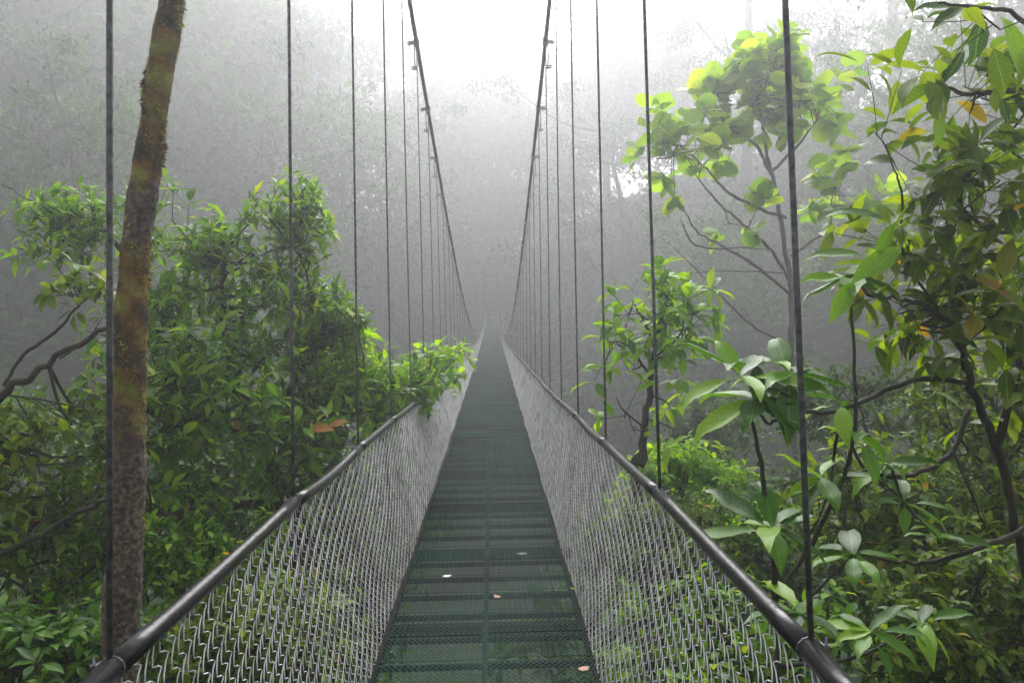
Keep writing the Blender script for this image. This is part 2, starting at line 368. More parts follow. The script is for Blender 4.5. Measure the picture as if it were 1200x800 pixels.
# seam joists, centre stringer, edge angles, crossbeams
jm = MB(); jm.box((0, 0, -.022), (HW, .009, .014)); jm = jm.mesh('deck_joist', M_beam, False)
for i in range(min(rows, 150)):
    y = Y0+i*PL
    if y > .3: link('deck_joist', jm, bridge, (0, y, deck_z(y)))
def strip(name, x, hw, zo, hz, m):
    mb = MB(); ys = np.arange(Y0, Y1, .6); v = []; f = []
    for y in ys:
        z = deck_z(y)+zo; v += [(x-hw, y, z-hz), (x+hw, y, z-hz), (x+hw, y, z+hz), (x-hw, y, z+hz)]
    for i in range(len(ys)-1):
        for q in range(4): f.append((i*4+q, i*4+(q+1) % 4, i*4+4+(q+1) % 4, i*4+4+q))
    mb.add(v, f); return link(name, mb.mesh(name, m, False), bridge)
strip('centre_stringer', 0, .010, -.022, .012, M_beam)
strip('edge_angle', -HW-.008, .012, -.018, .022, M_beam); strip('edge_angle', HW+.008, .012, -.018, .022, M_beam)
cbm = MB(); cbm.box((0, 0, -.075), (HW+.09, .028, .035)); cbm = cbm.mesh('crossbeam', M_beam, False)
for y in HY: link('crossbeam', cbm, bridge, (0, y, deck_z(y)))
# portal frames at both ends
for yy in (Y0-1.0, 73.0):
    zt = cable_z(yy); mb = MB()
    for s in (-1, 1): mb.box((s*cable_w(yy), yy, (zt+.1-5)/2), (.06, .06, (zt+.1+5)/2))
    mb.box((0, yy, zt-.3), (cable_w(yy)-.062, .05, .06))
    link('portal_frame', mb.mesh('portal_frame', M_beam, False), bridge)

# ------------------------------------------------------------------ leaves
def leaf_template(kind):
    if kind == 'broad':      # elliptic leaf with folded midrib, drooping tip and short stalk
        st = [(0, .012), (.14, .12), (.36, .225), (.60, .235), (.82, .14)]; v = []; f = []
        for y, w_ in st:
            z = -.16*y*y+.05*y
            v += [(-w_, y, z+w_*.28), (0, y, z), (w_, y, z+w_*.28)]
        v.append((0, 1.04, -.20)); v.append((0, -.16, .02)); n = len(st)
        for i in range(n-1):
            a = i*3; f += [(a, a+1, a+4), (a, a+4, a+3), (a+1, a+2, a+5), (a+1, a+5, a+4)]
        a = (n-1)*3; f += [(a, a+1, a+3), (a+1, a+2, a+3), (0, a+4, 1), (1, a+4, 2)]
        return np.array(v, float), np.array(f)
    if kind == 'lance':
        v, f = leaf_template('broad'); v = v*np.array((.78, 1, 1)); v[:, 2] += .02*np.sin(v[:, 1]*9); return v, f
    if kind == 'small':
        v = np.array([(0, 0, 0), (-.19, .42, .05), (0, .45, -.01), (.19, .42, .05), (0, 1, -.12)], float)
        return v, np.array([(0, 2, 1), (0, 3, 2), (1, 2, 4), (2, 3, 4)])
    if kind == 'round':
        n = 14; v = [(0, .42, 0)]; f = []
        for k in range(n):
            a = k/n*2*math.pi; r = .50*(1-.30*math.exp(-((a-math.pi*1.5)/.35)**2))*(1+.05*math.sin(a*5+1))
            v.append((r*math.cos(a), .42+r*math.sin(a), -.12*abs(math.cos(a))-.10*max(0, math.sin(a))+.03*math.sin(a*4)))
        f = [(0, 1+k, 1+(k+1) % n) for k in range(n)]; return np.array(v, float), np.array(f)
def frames(d, nrm):
    y = d/np.linalg.norm(d, axis=1)[:, None]; x = np.cross(y, nrm); x /= np.linalg.norm(x, axis=1)[:, None]+1e-9; z = np.cross(x, y)
    return x, y, z
def leaf_mass(name, L, kind, m, off=(0, 0, 0)):
    v, f = leaf_template(kind); n = len(L)
    pos = np.array([l[0] for l in L])-np.array(tuple(off)); d = np.array([l[1] for l in L]); nr = np.array([l[2] for l in L]); s = np.array([l[3] for l in L])
    x, y, z = frames(d, nr)
    V = pos[:, None, :] + s[:, None, None]*(v[None, :, 0, None]*x[:, None]+v[None, :, 1, None]*y[:, None]+v[None, :, 2, None]*z[:, None])
    FF = (f[None]+(np.arange(n)*len(v))[:, None, None]).reshape(-1, 3)
    return fast_mesh(name, V.reshape(-1, 3), FF, m)
_lm = {}
def leaf_objects(L, kind, m, parent, off):
    key = (kind, m.name)
    if key not in _lm:
        v, f = leaf_template(kind); _lm[key] = []
        for q in range(3):
            vv = v.copy(); vv[:, 2] += (q-1)*.13*vv[:, 1]**2; vv[:, 0] += (q-1)*.05*vv[:, 1]**2
            _lm[key].append(fast_mesh('leaf', vv, f, m))
    for p, d, nr, s in L:
        x, y, z = frames(np.array([d]), np.array([nr])); x, y, z = x[0], y[0], z[0]
        o = link('leaf', random.choice(_lm[key]), parent)
        p = np.array(p)-np.array(tuple(off))
        o.matrix_local = Matrix(((x[0]*s, y[0]*s, z[0]*s, p[0]), (x[1]*s, y[1]*s, z[1]*s, p[1]), (x[2]*s, y[2]*s, z[2]*s, p[2]), (0, 0, 0, 1)))
def rosette(p, d, n, size, out, spread=(45, 95), droop=.25):
    d = d/np.linalg.norm(d); a = np.cross(d, (0.3, .2, 1)); a /= np.linalg.norm(a)+1e-9; b = np.cross(d, a); ph = rng.uniform(0, 6.28)
    for k in range(n):
        e = R(rng.uniform(*spread)); az = ph+k*2.4+rng.uniform(-.3, .3)
        ld = math.cos(e)*d+math.sin(e)*(math.cos(az)*a+math.sin(az)*b); ld = ld+np.array((0, 0, -droop*rng.uniform(0, 1.6)))
        nr = np.array((0, 0, 1.3))+.35*d+rng.normal(0, .28, 3)
        out.append((p+ld*.03*rng.uniform(-1, 2), ld, nr, size*rng.uniform(.65, 1.2)))

def plant(name, label, cat, limbs, blobs, leaf, size, mat_leaf, mat_bark=None, nobj=120, per=7, spread=(45, 95), base=None, group=None,
          tips_per=6, sides=7, extra=None, twig=.006, droop=.25, shell=.5, side_leaves=3):
    """limbs: [(points, r_start, r_end)], first one the trunk; blobs: [(px, py, Y, rx, ry, rY, clusters)] in photo directions and metres."""
    mat_bark = mat_bark or M_bark
    L = []; tw = MB(); skel = []
    tubes = []
    for i, (pts, ra, rb) in enumerate(limbs):
        pts = [at(*p) if len(p) == 3 and not isinstance(p, Vector) else p for p in pts]
        if i == 0:
            p0 = pts[0]; bx_, by_ = (base if base else (p0[0]+.15, p0[1]+.2)); g = float(ground(bx_, by_))
            if g < p0[2]-.1: pts = [Vector((bx_, by_, g-.2)), Vector(((bx_+p0[0])/2+.05, (by_+p0[1])/2, (g+p0[2])/2))]+list(pts)
            ra_ = ra*1.5
        sm = smoothline(pts, 6); sm = [p+rng.normal(0, .012*min(1, ra*20), 3) if 0 < k < len(sm)-1 else p for k, p in enumerate(sm)]
        skel += [(p, ra+(rb-ra)*k/len(sm)) for k, p in enumerate(sm) if not (i == 0 and p[2] < min(-1.5, sm[-1][2]-1.2))]
        ra, rb = ra*.85, rb*.8; tubes.append((sm, [ra*1.35 if i == 0 else ra, ra, (ra+rb)/2, rb]))
    b0 = tubes[0][0][0]; root = thing(name, label, cat, tuple(b0), group)
    for i, (sm, rr) in enumerate(tubes):
        mb = MB(); mb.tube(sm, rr, sides if rr[0] > .012 else 5, wob=.10)
        link('trunk' if i == 0 else 'branch', mb.mesh('limb', mat_bark, True, b0), root)
    SP = np.array([s_[0] for s_ in skel])
    for (px, py, yy, rx, ry, rY, nc) in blobs:
        c = np.array(tuple(at(px, py, yy)))
        for _ in range(int(nc*1.45)):
            u = rng.normal(0, 1, 3); u /= np.linalg.norm(u); u *= rng.uniform(shell, 1)**.7
            cp = c+u*np.array((rx, rY, ry))
            j = np.argmin(np.linalg.norm(SP-cp, axis=1)+rng.uniform(0, .25, len(SP))); q0 = SP[j]
            mid = (q0+cp)/2+rng.normal(0, .06, 3)*np.linalg.norm(cp-q0)+np.array((0, 0, -.05*np.linalg.norm(cp-q0)))
            br = smoothline([q0, mid, cp], 4); tw.tube(br, [min(skel[j][1]*.6, twig*2.2), twig], 5, cap=False)
            for k in range(tips_per):
                o = br[rng.integers(len(br)//2, len(br))]
                dirn = rng.normal(0, 1, 3)+u*.9+np.array((0, 0, .45)); dirn /= np.linalg.norm(dirn)
                ln = rng.uniform(.8, 2.2)*size; tip = o+dirn*ln
                tw.tube([o, (o+tip)/2+rng.normal(0, .02, 3)*size, tip], [twig*.8, twig*.45], 3, cap=False)
                rosette(tip, dirn, max(2, int(per*rng.uniform(.6, 1.3))), size, L, spread, droop)
                for _k in range(side_leaves):
                    t = rng.uniform(.2, .9); dd = rng.normal(0, 1, 3)+np.array((0, 0, .1)); L.append((o+(tip-o)*t, dd+dirn*.5, np.array((0, 0, 1.))+rng.normal(0, .3, 3), size*rng.uniform(.6, 1)))
    if extra: L += extra
    if tw.n: link('twigs', tw.mesh('twigs', mat_bark, True, b0), root, kind='stuff')
    def shown(l):
        x, y, z = proj(l[0]); return (l[3]/max(z, .1)) if (-20 < x < 1220 and -20 < y < 820 and z > 0) else -1
    L.sort(key=lambda l: -shown(l)*(1.0-.0*0))
    big = [l for l in L[:nobj] if shown(l) > 9/F]
    rest_ = L[len(big):]
    leaf_objects(big, leaf, mat_leaf, root, b0)
    if rest_: link('foliage', leaf_mass('foliage', rest_, leaf if leaf == 'round' or len(rest_) < 6000 else 'small', mat_leaf, b0), root, kind='stuff')
    return root, b0

def V3(*a): return Vector(a)
# --- mossy trunk beside the bridge
tp = [V3(at(142, 775, 4).x-.02, 4.05, -4.6), V3(at(142, 775, 4).x-.01, 4.02, -2.0), at(142, 775, 4), at(147, 640, 4), at(150, 520, 4), at(153, 400, 4), at(158, 300, 4), at(173, 190, 4), at(187, 90, 4), at(201, 0, 4), at(212, -90, 4), at(230, -300, 4.1), V3(-1.4, 4.3, 6.5)]
root = thing('mossy_tree', 'leaning bare trunk with orange brown moss close beside the left mesh side', 'tree', tuple(tp[0]))
mb = MB(); sm = smoothline(tp, 14)
wd = np.interp([p[2] for p in sm], [-4.6, -1, 1.2, 1.9, 3.4, 7], [.12, .092, .082, .070, .056, .045])
bul = [r_*(1+.05*math.sin(p[2]*9)+.035*math.sin(p[2]*23+1)) for r_, p in zip(wd, sm)]
mb.tube(sm, bul, 22, wob=.05); link('trunk', mb.mesh('trunk', M_moss_trunk, True, tp[0]), root)
T = []; sma = np.array(sm); band = [(1.55, 2.02), (2.33, 3.32)]
for k in range(30000):
    z = rng.uniform(-.4, 3.5); inb = 1.2 < z < 2.02 or 2.30 < z < 3.3
    if not inb and rng.random() > .12: continue
    i = np.argmin(abs(sma[:, 2]-z)); a = rng.uniform(0, 6.28); clump = .5+.5*math.sin(a*2+z*7)*math.sin(z*17+a*3)
    if rng.random() > .25+.9*clump: continue
    rr = bul[i]; nrm = np.array((math.cos(a), math.sin(a), 0)); ax_ = sma[min(i+1, len(sma)-1)]-sma[i]; c = sma[i]+ax_*((z-sma[i][2])/(ax_[2]+1e-6))
    T.append((c+nrm*rr*.94, nrm*.8+rng.normal(0, .4, 3)+np.array((0, 0, -.5)), rng.normal(0, 1, 3), rng.uniform(.005, .011)*(1+2.4*clump**4)))
link('moss', leaf_mass('moss', T, 'small', M_moss, tp[0]), root, kind='stuff')
# crown above the frame
Lc = []
for k in range(60):
    u = rng.normal(0, 1, 3); c = np.array((-1.2, 4.6, 7.6))+u*np.array((1.0, 1.0, .6)); rosette(c, u+np.array((0, 0, .5)), 8, .16, Lc)
link('crown', leaf_mass('crown', Lc, 'broad', M_leafD, tp[0]), root, kind='stuff')

# --- leafy tree left of the bridge
dead = None
blt, blt_base = plant('broadleaf_tree', 'dense glossy leaved tree behind the mossy trunk, its crown reaching over the left handrail', 'tree',
  [([(350, 640, 6.6), (338, 590, 6.6), (316, 540, 6.7), (292, 490, 6.8), (272, 440, 6.9), (262, 380, 7.0), (262, 310, 7.0)], .075, .02),
   ([(300, 505, 6.8), (350, 440, 7.2), (372, 380, 7.4), (350, 290, 7.4)], .035, .012),
   ([(310, 530, 6.7), (370, 480, 6.9), (430, 460, 7.2), (500, 445, 7.8), (535, 420, 8.2)], .03, .008),
   ([(280, 460, 6.9), (225, 400, 6.9), (180, 340, 7.1), (120, 270, 7.2), (70, 245, 7.2), (40, 238, 7.2), (0, 214, 7.3)], .03, .004),
   ([(340, 592, 6.6), (270, 592, 6.3), (210, 600, 6.0), (160, 622, 5.8)], .04, .02),
   ([(300, 520, 6.7), (230, 470, 6.3), (190, 430, 6.1)], .03, .01)],
  [(300, 275, 7.0, .42, .22, .4, 9), (335, 240, 7.3, .24, .07, .3, 5), (225, 315, 6.9, .40, .26, .4, 6), (180, 262, 6.9, .22, .12, .3, 4), (215, 400, 6.8, .62, .42, .5, 18),
   (325, 370, 7.1, .55, .34, .5, 17), (385, 405, 7.2, .36, .20, .4, 9), (275, 480, 6.5, .95, .38, .6, 22), (355, 520, 6.7, .5, .3, .5, 12), (170, 520, 6.2, .5, .4, .5, 12),
   (425, 468, 7.2, .42, .14, .4, 14), (478, 455, 7.8, .26, .08, .3, 6), (90, 262, 7.1, .30, .12, .3, 7), (60, 300, 7.1, .16, .08, .2, 3)],
  'broad', .14, M_leafA, nobj=300, per=7, tips_per=6, droop=.08, base=(-1.9, 7.2))

for px, py, yy, d, s_ in [(360, 503, 6.3, (1, -.2, .12), .20), (385, 500, 6.35, (.9, .1, .35), .15), (268, 493, 6.2, (1, 0, -.5), .16), (300, 488, 6.3, (1, .2, -.7), .12)]:
    leaf_objects([(np.array(tuple(at(px, py, yy))), np.array(d, float), np.array((0, -.8, .8)), s_)], 'broad', M_dead, blt, blt_base)
    COL.objects[-1]['label'] = 'dry orange leaf'
plant('sprouting_sapling', 'small sapling with bright yellow green leaf tips touching the left handrail', 'tree',
  [([(455, 560, 7.6), (450, 520, 7.6), (470, 470, 8.0), (520, 430, 8.6)], .02, .006), ([(452, 520, 7.6), (415, 460, 7.5), (385, 400, 7.5)], .014, .006)],
  [(505, 436, 8.6, .22, .07, .3, 5), (455, 468, 8.0, .32, .14, .3, 10), (398, 415, 7.6, .35, .28, .3, 14), (528, 418, 9.5, .14, .03, .2, 1)],
  'broad', .15, M_leafC, nobj=120, per=6, tips_per=4, base=(-1.3, 8.3))
plant('leaning_tree', 'tree at the left edge with bare forked dark limbs above loose leaves', 'tree',
  [([(-60, 800, 5.2), (-50, 640, 5.2), (-40, 540, 5.2), (0, 462, 5.2), (55, 428, 5.2), (128, 382, 5.3), (170, 350, 5.4)], .05, .012),
   ([(5, 452, 5.2), (28, 415, 5.2), (70, 385, 5.25), (95, 355, 5.3), (125, 330, 5.4)], .014, .005),
   ([(-50, 660, 5.2), (0, 648, 5.0), (50, 625, 4.9), (110, 592, 4.8), (150, 570, 4.8)], .024, .013),
   ([(70, 420, 5.2), (100, 400, 5.1), (120, 372, 5.1)], .008, .003), ([(10, 463, 5.2), (60, 470, 5.0), (100, 480, 5.0), (110, 500, 5)], .008, .003)],
  [(100, 345, 5.4, .12, .07, .1, 3), (60, 520, 5.6, .55, .25, .3, 14), (30, 600, 5.4, .4, .3, .3, 12)],
  'broad', .11, M_leafB, nobj=180, per=5, tips_per=4, base=(-4.2, 5.4))
LS = [  # shrubs filling the lower left
 ('undergrowth_shrub', 'bright leaved shrub low at the far left edge under the dark limb', (60, 640, 5.6), (.75, .5, .5), 34, .085, M_leafA),
 ('undergrowth_shrub', 'dark shrub in the bottom left corner left of the mossy trunk', (50, 770, 4.2), (.55, .35, .4), 26, .095, M_leafD),
 ('undergrowth_shrub', 'shrub right of the mossy trunk foot seen above the left handrail', (240, 650, 5.6), (.65, .40, .5), 34, .075, M_leafA),
 ('undergrowth_shrub', 'shadowed shrub seen through the nearest left wire mesh', (300, 770, 4.6), (.9, .5, .6), 40, .08, M_leafB),
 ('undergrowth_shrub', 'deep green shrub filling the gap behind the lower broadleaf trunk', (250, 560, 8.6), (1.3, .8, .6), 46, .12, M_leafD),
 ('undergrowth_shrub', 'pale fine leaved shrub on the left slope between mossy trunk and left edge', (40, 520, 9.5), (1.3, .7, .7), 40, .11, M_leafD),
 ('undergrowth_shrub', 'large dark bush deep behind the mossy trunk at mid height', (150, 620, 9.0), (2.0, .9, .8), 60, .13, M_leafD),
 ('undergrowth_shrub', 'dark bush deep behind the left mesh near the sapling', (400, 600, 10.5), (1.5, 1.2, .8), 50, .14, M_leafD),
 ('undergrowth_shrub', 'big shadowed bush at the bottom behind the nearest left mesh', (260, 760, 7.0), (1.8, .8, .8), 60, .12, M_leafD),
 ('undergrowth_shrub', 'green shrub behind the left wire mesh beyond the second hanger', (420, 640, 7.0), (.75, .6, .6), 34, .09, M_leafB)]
for nm, lb, c, r_, nc, sz, m_ in LS:
    p = at(*c)
    plant(nm, lb, 'shrub', [([V3(p.x, p.y, p.z-r_[1]*1.6), V3(p.x+.05, p.y, p.z-r_[1]*.6), V3(p.x-.05, p.y, p.z+.1)], .035, .01),
      ([V3(p.x, p.y, p.z-r_[1]*.9), V3(p.x-r_[0]*.6, p.y, p.z-.1)], .016, .006), ([V3(p.x, p.y, p.z-r_[1]*.8), V3(p.x+r_[0]*.6, p.y, p.z)], .016, .006)],
      [(*c, r_[0], r_[1], r_[2], nc)], 'broad', sz, m_, nobj=60, per=7, tips_per=5, shell=.2)

# --- right hand side
plant('young_tree', 'slim young tree with tufts of bright leaves just beyond the right handrail', 'tree',
  [([(748, 575, 7.2), (750, 540, 7.2), (757, 480, 7.2), (764, 430, 7.2), (772, 385, 7.2), (782, 345, 7.2)], .052, .015),
   ([(762, 440, 7.2), (735, 405, 7.1), (715, 400, 7.0)], .014, .006), ([(768, 400, 7.2), (748, 365, 7.1), (742, 352, 7.1)], .012, .006),
   ([(766, 420, 7.2), (795, 395, 7.2), (802, 375, 7.1)], .012, .006), ([(754, 500, 7.2), (730, 480, 7), (722, 465, 7)], .01, .004), ([(756, 490, 7.2), (785, 500, 7), (790, 515, 7)], .01, .004)],
  [(788, 355, 7.2, .15, .07, .15, 6), (745, 375, 7.1, .12, .08, .15, 4), (722, 405, 7.0, .07, .07, .1, 3), (775, 385, 7.2, .15, .12, .15, 4), (800, 400, 7.2, .06, .10, .1, 3),
   (738, 435, 7.1, .10, .06, .1, 2), (735, 500, 7.0, .12, .10, .1, 2), (785, 470, 7.2, .06, .1, .1, 1)],
  'broad', .185, M_leafG, nobj=260, per=6, tips_per=2, base=(1.75, 7.6), side_leaves=1, mat_bark=M_bark, twig=.005)
plant('round_leaved_tree', 'tall thin pale tree in the mist with big round light green leaves', 'tree',
  [([(930, 470, 12.5), (927, 400, 12.5), (926, 330, 12.5), (915, 260, 12.5), (903, 200, 12.5), (894, 150, 12.5), (885, 105, 12.5)], .058, .022),
   ([(904, 205, 12.5), (885, 170, 12.4), (850, 145, 12.3), (835, 110, 12.3)], .03, .012), ([(905, 200, 12.5), (935, 170, 12.6), (958, 140, 12.6)], .03, .012),
   ([(921, 255, 12.5), (880, 240, 12.3), (850, 222, 12.2), (825, 195, 12.2), (795, 170, 12.1)], .03, .012),
   ([(926, 330, 12.5), (905, 295, 12.4), (870, 262, 12.3), (842, 238, 12.2), (815, 205, 12.1)], .03, .012),
   ([(926, 345, 12.5), (890, 315, 12.3), (850, 290, 12.2), (815, 270, 12.2), (800, 240, 12.2)], .028, .010),
   ([(800, 262, 12.2), (812, 285, 12.2), (840, 292, 12.2), (870, 290, 12.2), (905, 293, 12.3)], .018, .010),
   ([(927, 300, 12.5), (955, 280, 12.6), (972, 268, 12.6), (974, 240, 12.6), (978, 218, 12.6)], .02, .010),
   ([(928, 405, 12.5), (880, 380, 12.2), (840, 340, 12.1), (790, 290, 12.1)], .02, .008),
   ([(924, 320, 12.5), (880, 318, 12.2), (830, 318, 12.2), (785, 325, 12.2)], .014, .006)],
  [(888, 90, 12.5, .42, .20, .5, 6), (915, 108, 12.5, .65, .30, .5, 9), (848, 112, 12.3, .35, .14, .35, 4), (950, 105, 12.6, .40, .22, .4, 5),
   (800, 172, 12.1, .36, .18, .35, 5), (770, 188, 12.1, .2, .08, .2, 2), (812, 200, 12.1, .22, .08, .3, 2), (880, 140, 12.5, .5, .2, .4, 5), (978, 218, 12.6, .16, .14, .15, 3), (868, 262, 12.2, .25, .10, .2, 2), (1020, 240, 12.6, .3, .12, .2, 3)],
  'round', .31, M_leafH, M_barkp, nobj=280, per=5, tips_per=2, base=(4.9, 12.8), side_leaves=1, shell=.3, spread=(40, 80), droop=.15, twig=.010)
fg = 3.3
plant('overhanging_tree', 'dark limbed tree at the right edge with large leaves overhanging against the white sky', 'tree',
  [([(1230, 800, fg+.5), (1205, 680, fg+.4), (1185, 590, fg+.3), (1160, 510, fg+.2), (1138, 452, fg+.1), (1128, 405, fg), (1108, 372, fg), (1062, 352, fg), (1022, 345, fg), (1000, 322, fg)], .026, .006),
   ([(1140, 450, fg+.1), (1090, 443, fg), (1045, 455, fg-.1), (985, 480, fg-.2), (925, 484, fg-.2), (900, 496, fg-.2), (878, 470, fg-.2)], .014, .006),
   ([(985, 480, fg-.2), (978, 530, fg-.1), (970, 580, fg-.1), (950, 625, fg-.1)], .008, .004),
   ([(1135, 480, fg+.2), (1115, 530, fg+.1), (1070, 556, fg), (1020, 553, fg), (1000, 525, fg), (995, 500, fg)], .014, .007),
   ([(1115, 525, fg+.1), (1135, 570, fg), (1155, 620, fg)], .008, .004),
   ([(1260, 600, fg+.2), (1200, 622, fg+.1), (1140, 645, fg), (1070, 660, fg), (1010, 648, fg-.1)], .016, .006),
   ([(1170, 520, fg+.2), (1200, 380, fg+.3), (1215, 240, fg+.3), (1222, 130, fg+.2), (1200, 106, fg), (1150, 110, fg-.1), (1110, 104, fg-.1), (1078, 90, fg-.1)], .022, .005),
   ([(1216, 240, fg+.3), (1180, 272, fg+.1), (1140, 255, fg), (1112, 220, fg), (1100, 205, fg)], .012, .005),
   ([(1222, 130, fg+.2), (1225, 60, fg-.2), (1190, 18, fg-.4), (1140, 8, fg-.5), (1100, 4, fg-.5)], .012, .005),
   ([(1130, 405, fg), (1180, 350, fg+.1), (1160, 300, fg+.1)], .01, .004), ([(1110, 375, fg), (1060, 300, fg), (1058, 230, fg), (1048, 200, fg), (1035, 165, fg)], .007, .0025)],
  [(1120, 118, fg, .17, .07, .15, 4), (1160, 20, fg-.5, .18, .06, .1, 2), (1040, 160, fg, .09, .06, .06, 2), (1130, 195, fg, .14, .08, .12, 3), (1170, 230, fg+.1, .2, .15, .15, 4), (1100, 240, fg, .14, .10, .12, 3),
   (1060, 300, fg, .12, .06, .1, 5), (1140, 300, fg+.1, .24, .17, .15, 6), (1165, 380, fg+.2, .16, .20, .2, 5), (1060, 370, fg+.2, .14, .06, .1, 6), (1190, 150, fg+.2, .1, .2, .1, 3), (1185, 470, fg+.4, .25, .3, .2, 7)],
  'broad', .14, M_leafB, nobj=300, per=4, tips_per=3, base=(2.6, 4.0), side_leaves=1, twig=.0032, shell=.2, droop=.2)
Lx = []
for (px, py, d, s_) in [(1040, 262, (-1, 0, .45), .22), (1055, 290, (-1, -.2, -.7), .24), (1010, 300, (-1, .1, .1), .2), (985, 325, (-1, -.3, -.1), .17), (1000, 330, (-.6, -.3, -.9), .19), (1030, 300, (.2, -.5, 1), .14),
                      (1150, 20, (-.3, -.2, -1), .20), (1172, 20, (.3, -.3, -1), .27), (1135, 8, (-.9, -.2, -.4), .17), (1130, 60, (-.5, 0, -.8), .15), (1120, 10, (-1, 0, .1), .15), (1100, 130, (-.2, -.3, -1), .15), (1172, 115, (.1, -.3, -1), .11)]:
    Lx.append((np.array(tuple(at(px, py, 3.0))), np.array(d, float), np.array((.1, -.6, 1.))+rng.normal(0, .2, 3), s_))
Lr = []
for (px, py, n, s_, yy) in [(868, 440, 12, .24, 3.0), (885, 470, 9, .24, 3.0), (925, 440, 6, .22, 3.0), (905, 425, 5, .20, 3.1), (985, 470, 4, .2, 3.1), (905, 620, 9, .24, 3.0), (1005, 510, 5, .2, 3.1), (995, 325, 7, .22, 3.2),
                        (1040, 545, 6, .19, 3.2), (1000, 650, 8, .2, 3.1), (1060, 590, 6, .18, 3.3), (960, 560, 6, .2, 3.1), (940, 720, 8, .2, 2.9), (1100, 630, 6, .17, 3.3), (1080, 730, 8, .18, 3.2), (1020, 740, 8, .18, 3.1)]:
    rosette(np.array(tuple(at(px, py, yy))), np.array((rng.normal(0, .2), -.35, 1.)), n, s_, Lr, (50, 105), .35)
plant('large_leaved_shrub', 'shrub with long tongue shaped leaves in whorls beside the nearest right hanger', 'shrub',
  [([(915, 860, 3.1), (912, 740, 3.1), (905, 620, 3.1), (890, 540, 3.1), (880, 470, 3.05)], .020, .008), ([(910, 700, 3.1), (960, 620, 3.1), (1000, 520, 3.1), (1000, 400, 3.15), (996, 330, 3.2)], .012, .006),
   ([(912, 740, 3.1), (960, 690, 3.1), (1000, 650, 3.1)], .01, .005), ([(912, 780, 3.1), (1000, 770, 3.1), (1080, 730, 3.2)], .01, .005), ([(990, 560, 3.1), (1040, 548, 3.2), (1060, 590, 3.3), (1100, 630, 3.3)], .008, .004)],
  [], 'lance', .2, M_leafG2, nobj=260, extra=Lr+Lx, base=(1.35, 3.4))
RS = [
 ('undergrowth_shrub', 'low spreading shrub on the slope right behind the right handrail bend', (850, 620, 7.0), (.8, .30, .7), 40, .075, M_leafA),
 ('undergrowth_shrub', 'shrub with small round leaves at the foot of the slim young tree', (800, 560, 8.2), (.7, .35, .6), 26, .12, M_leafC),
 ('undergrowth_shrub', 'dark tangled shrub in the bottom right corner of the view', (1120, 740, 4.4), (.8, .45, .5), 46, .085, M_leafB),
 ('undergrowth_shrub', 'yellowing shrub right of the big whorled leaves under the curved branch', (1080, 600, 5.2), (.9, .45, .5), 46, .09, M_leafB),
 ('undergrowth_shrub', 'fine leaved bush behind the arching branch at mid right', (1010, 480, 8.5), (1.1, .55, .6), 36, .09, M_leafF),
 ('undergrowth_shrub', 'olive bush at the right edge below the overhanging leaves', (1170, 480, 5.6), (.65, .55, .5), 34, .085, M_leafB),
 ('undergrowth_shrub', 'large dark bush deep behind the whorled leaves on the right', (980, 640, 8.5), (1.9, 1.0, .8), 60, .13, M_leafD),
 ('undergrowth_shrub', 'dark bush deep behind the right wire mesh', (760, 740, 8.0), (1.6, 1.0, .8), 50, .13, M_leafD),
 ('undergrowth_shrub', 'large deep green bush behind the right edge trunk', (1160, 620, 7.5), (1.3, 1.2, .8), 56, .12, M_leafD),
 ('undergrowth_shrub', 'shrub seen through the nearest right wire mesh', (860, 760, 4.4), (.8, .40, .6), 44, .08, M_leafA),
 ('undergrowth_shrub', 'olive shrub seen through the right wire mesh halfway along', (760, 640, 6.6), (.7, .45, .7), 34, .085, M_leafB),
 ('undergrowth_shrub', 'soft dome shaped bush in the mist between slim young tree and whorled leaves', (830, 500, 15.0), (1.0, .75, .9), 44, .14, M_leafF)]
for nm, lb, c, r_, nc, sz, m_ in RS:
    p = at(*c)
    plant(nm, lb, 'shrub', [([V3(p.x, p.y, p.z-r_[1]*1.6), V3(p.x+.05, p.y, p.z-r_[1]*.6), V3(p.x-.05, p.y, p.z+.1)], .035, .01),
      ([V3(p.x, p.y, p.z-r_[1]*.9), V3(p.x-r_[0]*.6, p.y, p.z-.1)], .016, .006), ([V3(p.x, p.y, p.z-r_[1]*.8), V3(p.x+r_[0]*.6, p.y, p.z)], .016, .006)],
      [(*c, r_[0], r_[1], r_[2], nc)], 'broad', sz, m_, nobj=60, per=7, tips_per=5, shell=.2)

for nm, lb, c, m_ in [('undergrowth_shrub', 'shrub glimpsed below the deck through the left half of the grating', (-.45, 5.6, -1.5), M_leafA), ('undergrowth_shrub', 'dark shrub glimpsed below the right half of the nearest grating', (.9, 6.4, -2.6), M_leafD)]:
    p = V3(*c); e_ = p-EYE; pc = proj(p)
    plant(nm, lb, 'shrub', [([V3(p.x, p.y, p.z-1.2), V3(p.x+.05, p.y, p.z-.4), V3(p.x, p.y, p.z)], .03, .01)], [(pc[0], pc[1], p.y, .55, .35, .8, 26)], 'broad', .10, m_, nobj=0, per=7, tips_per=4, shell=.2)

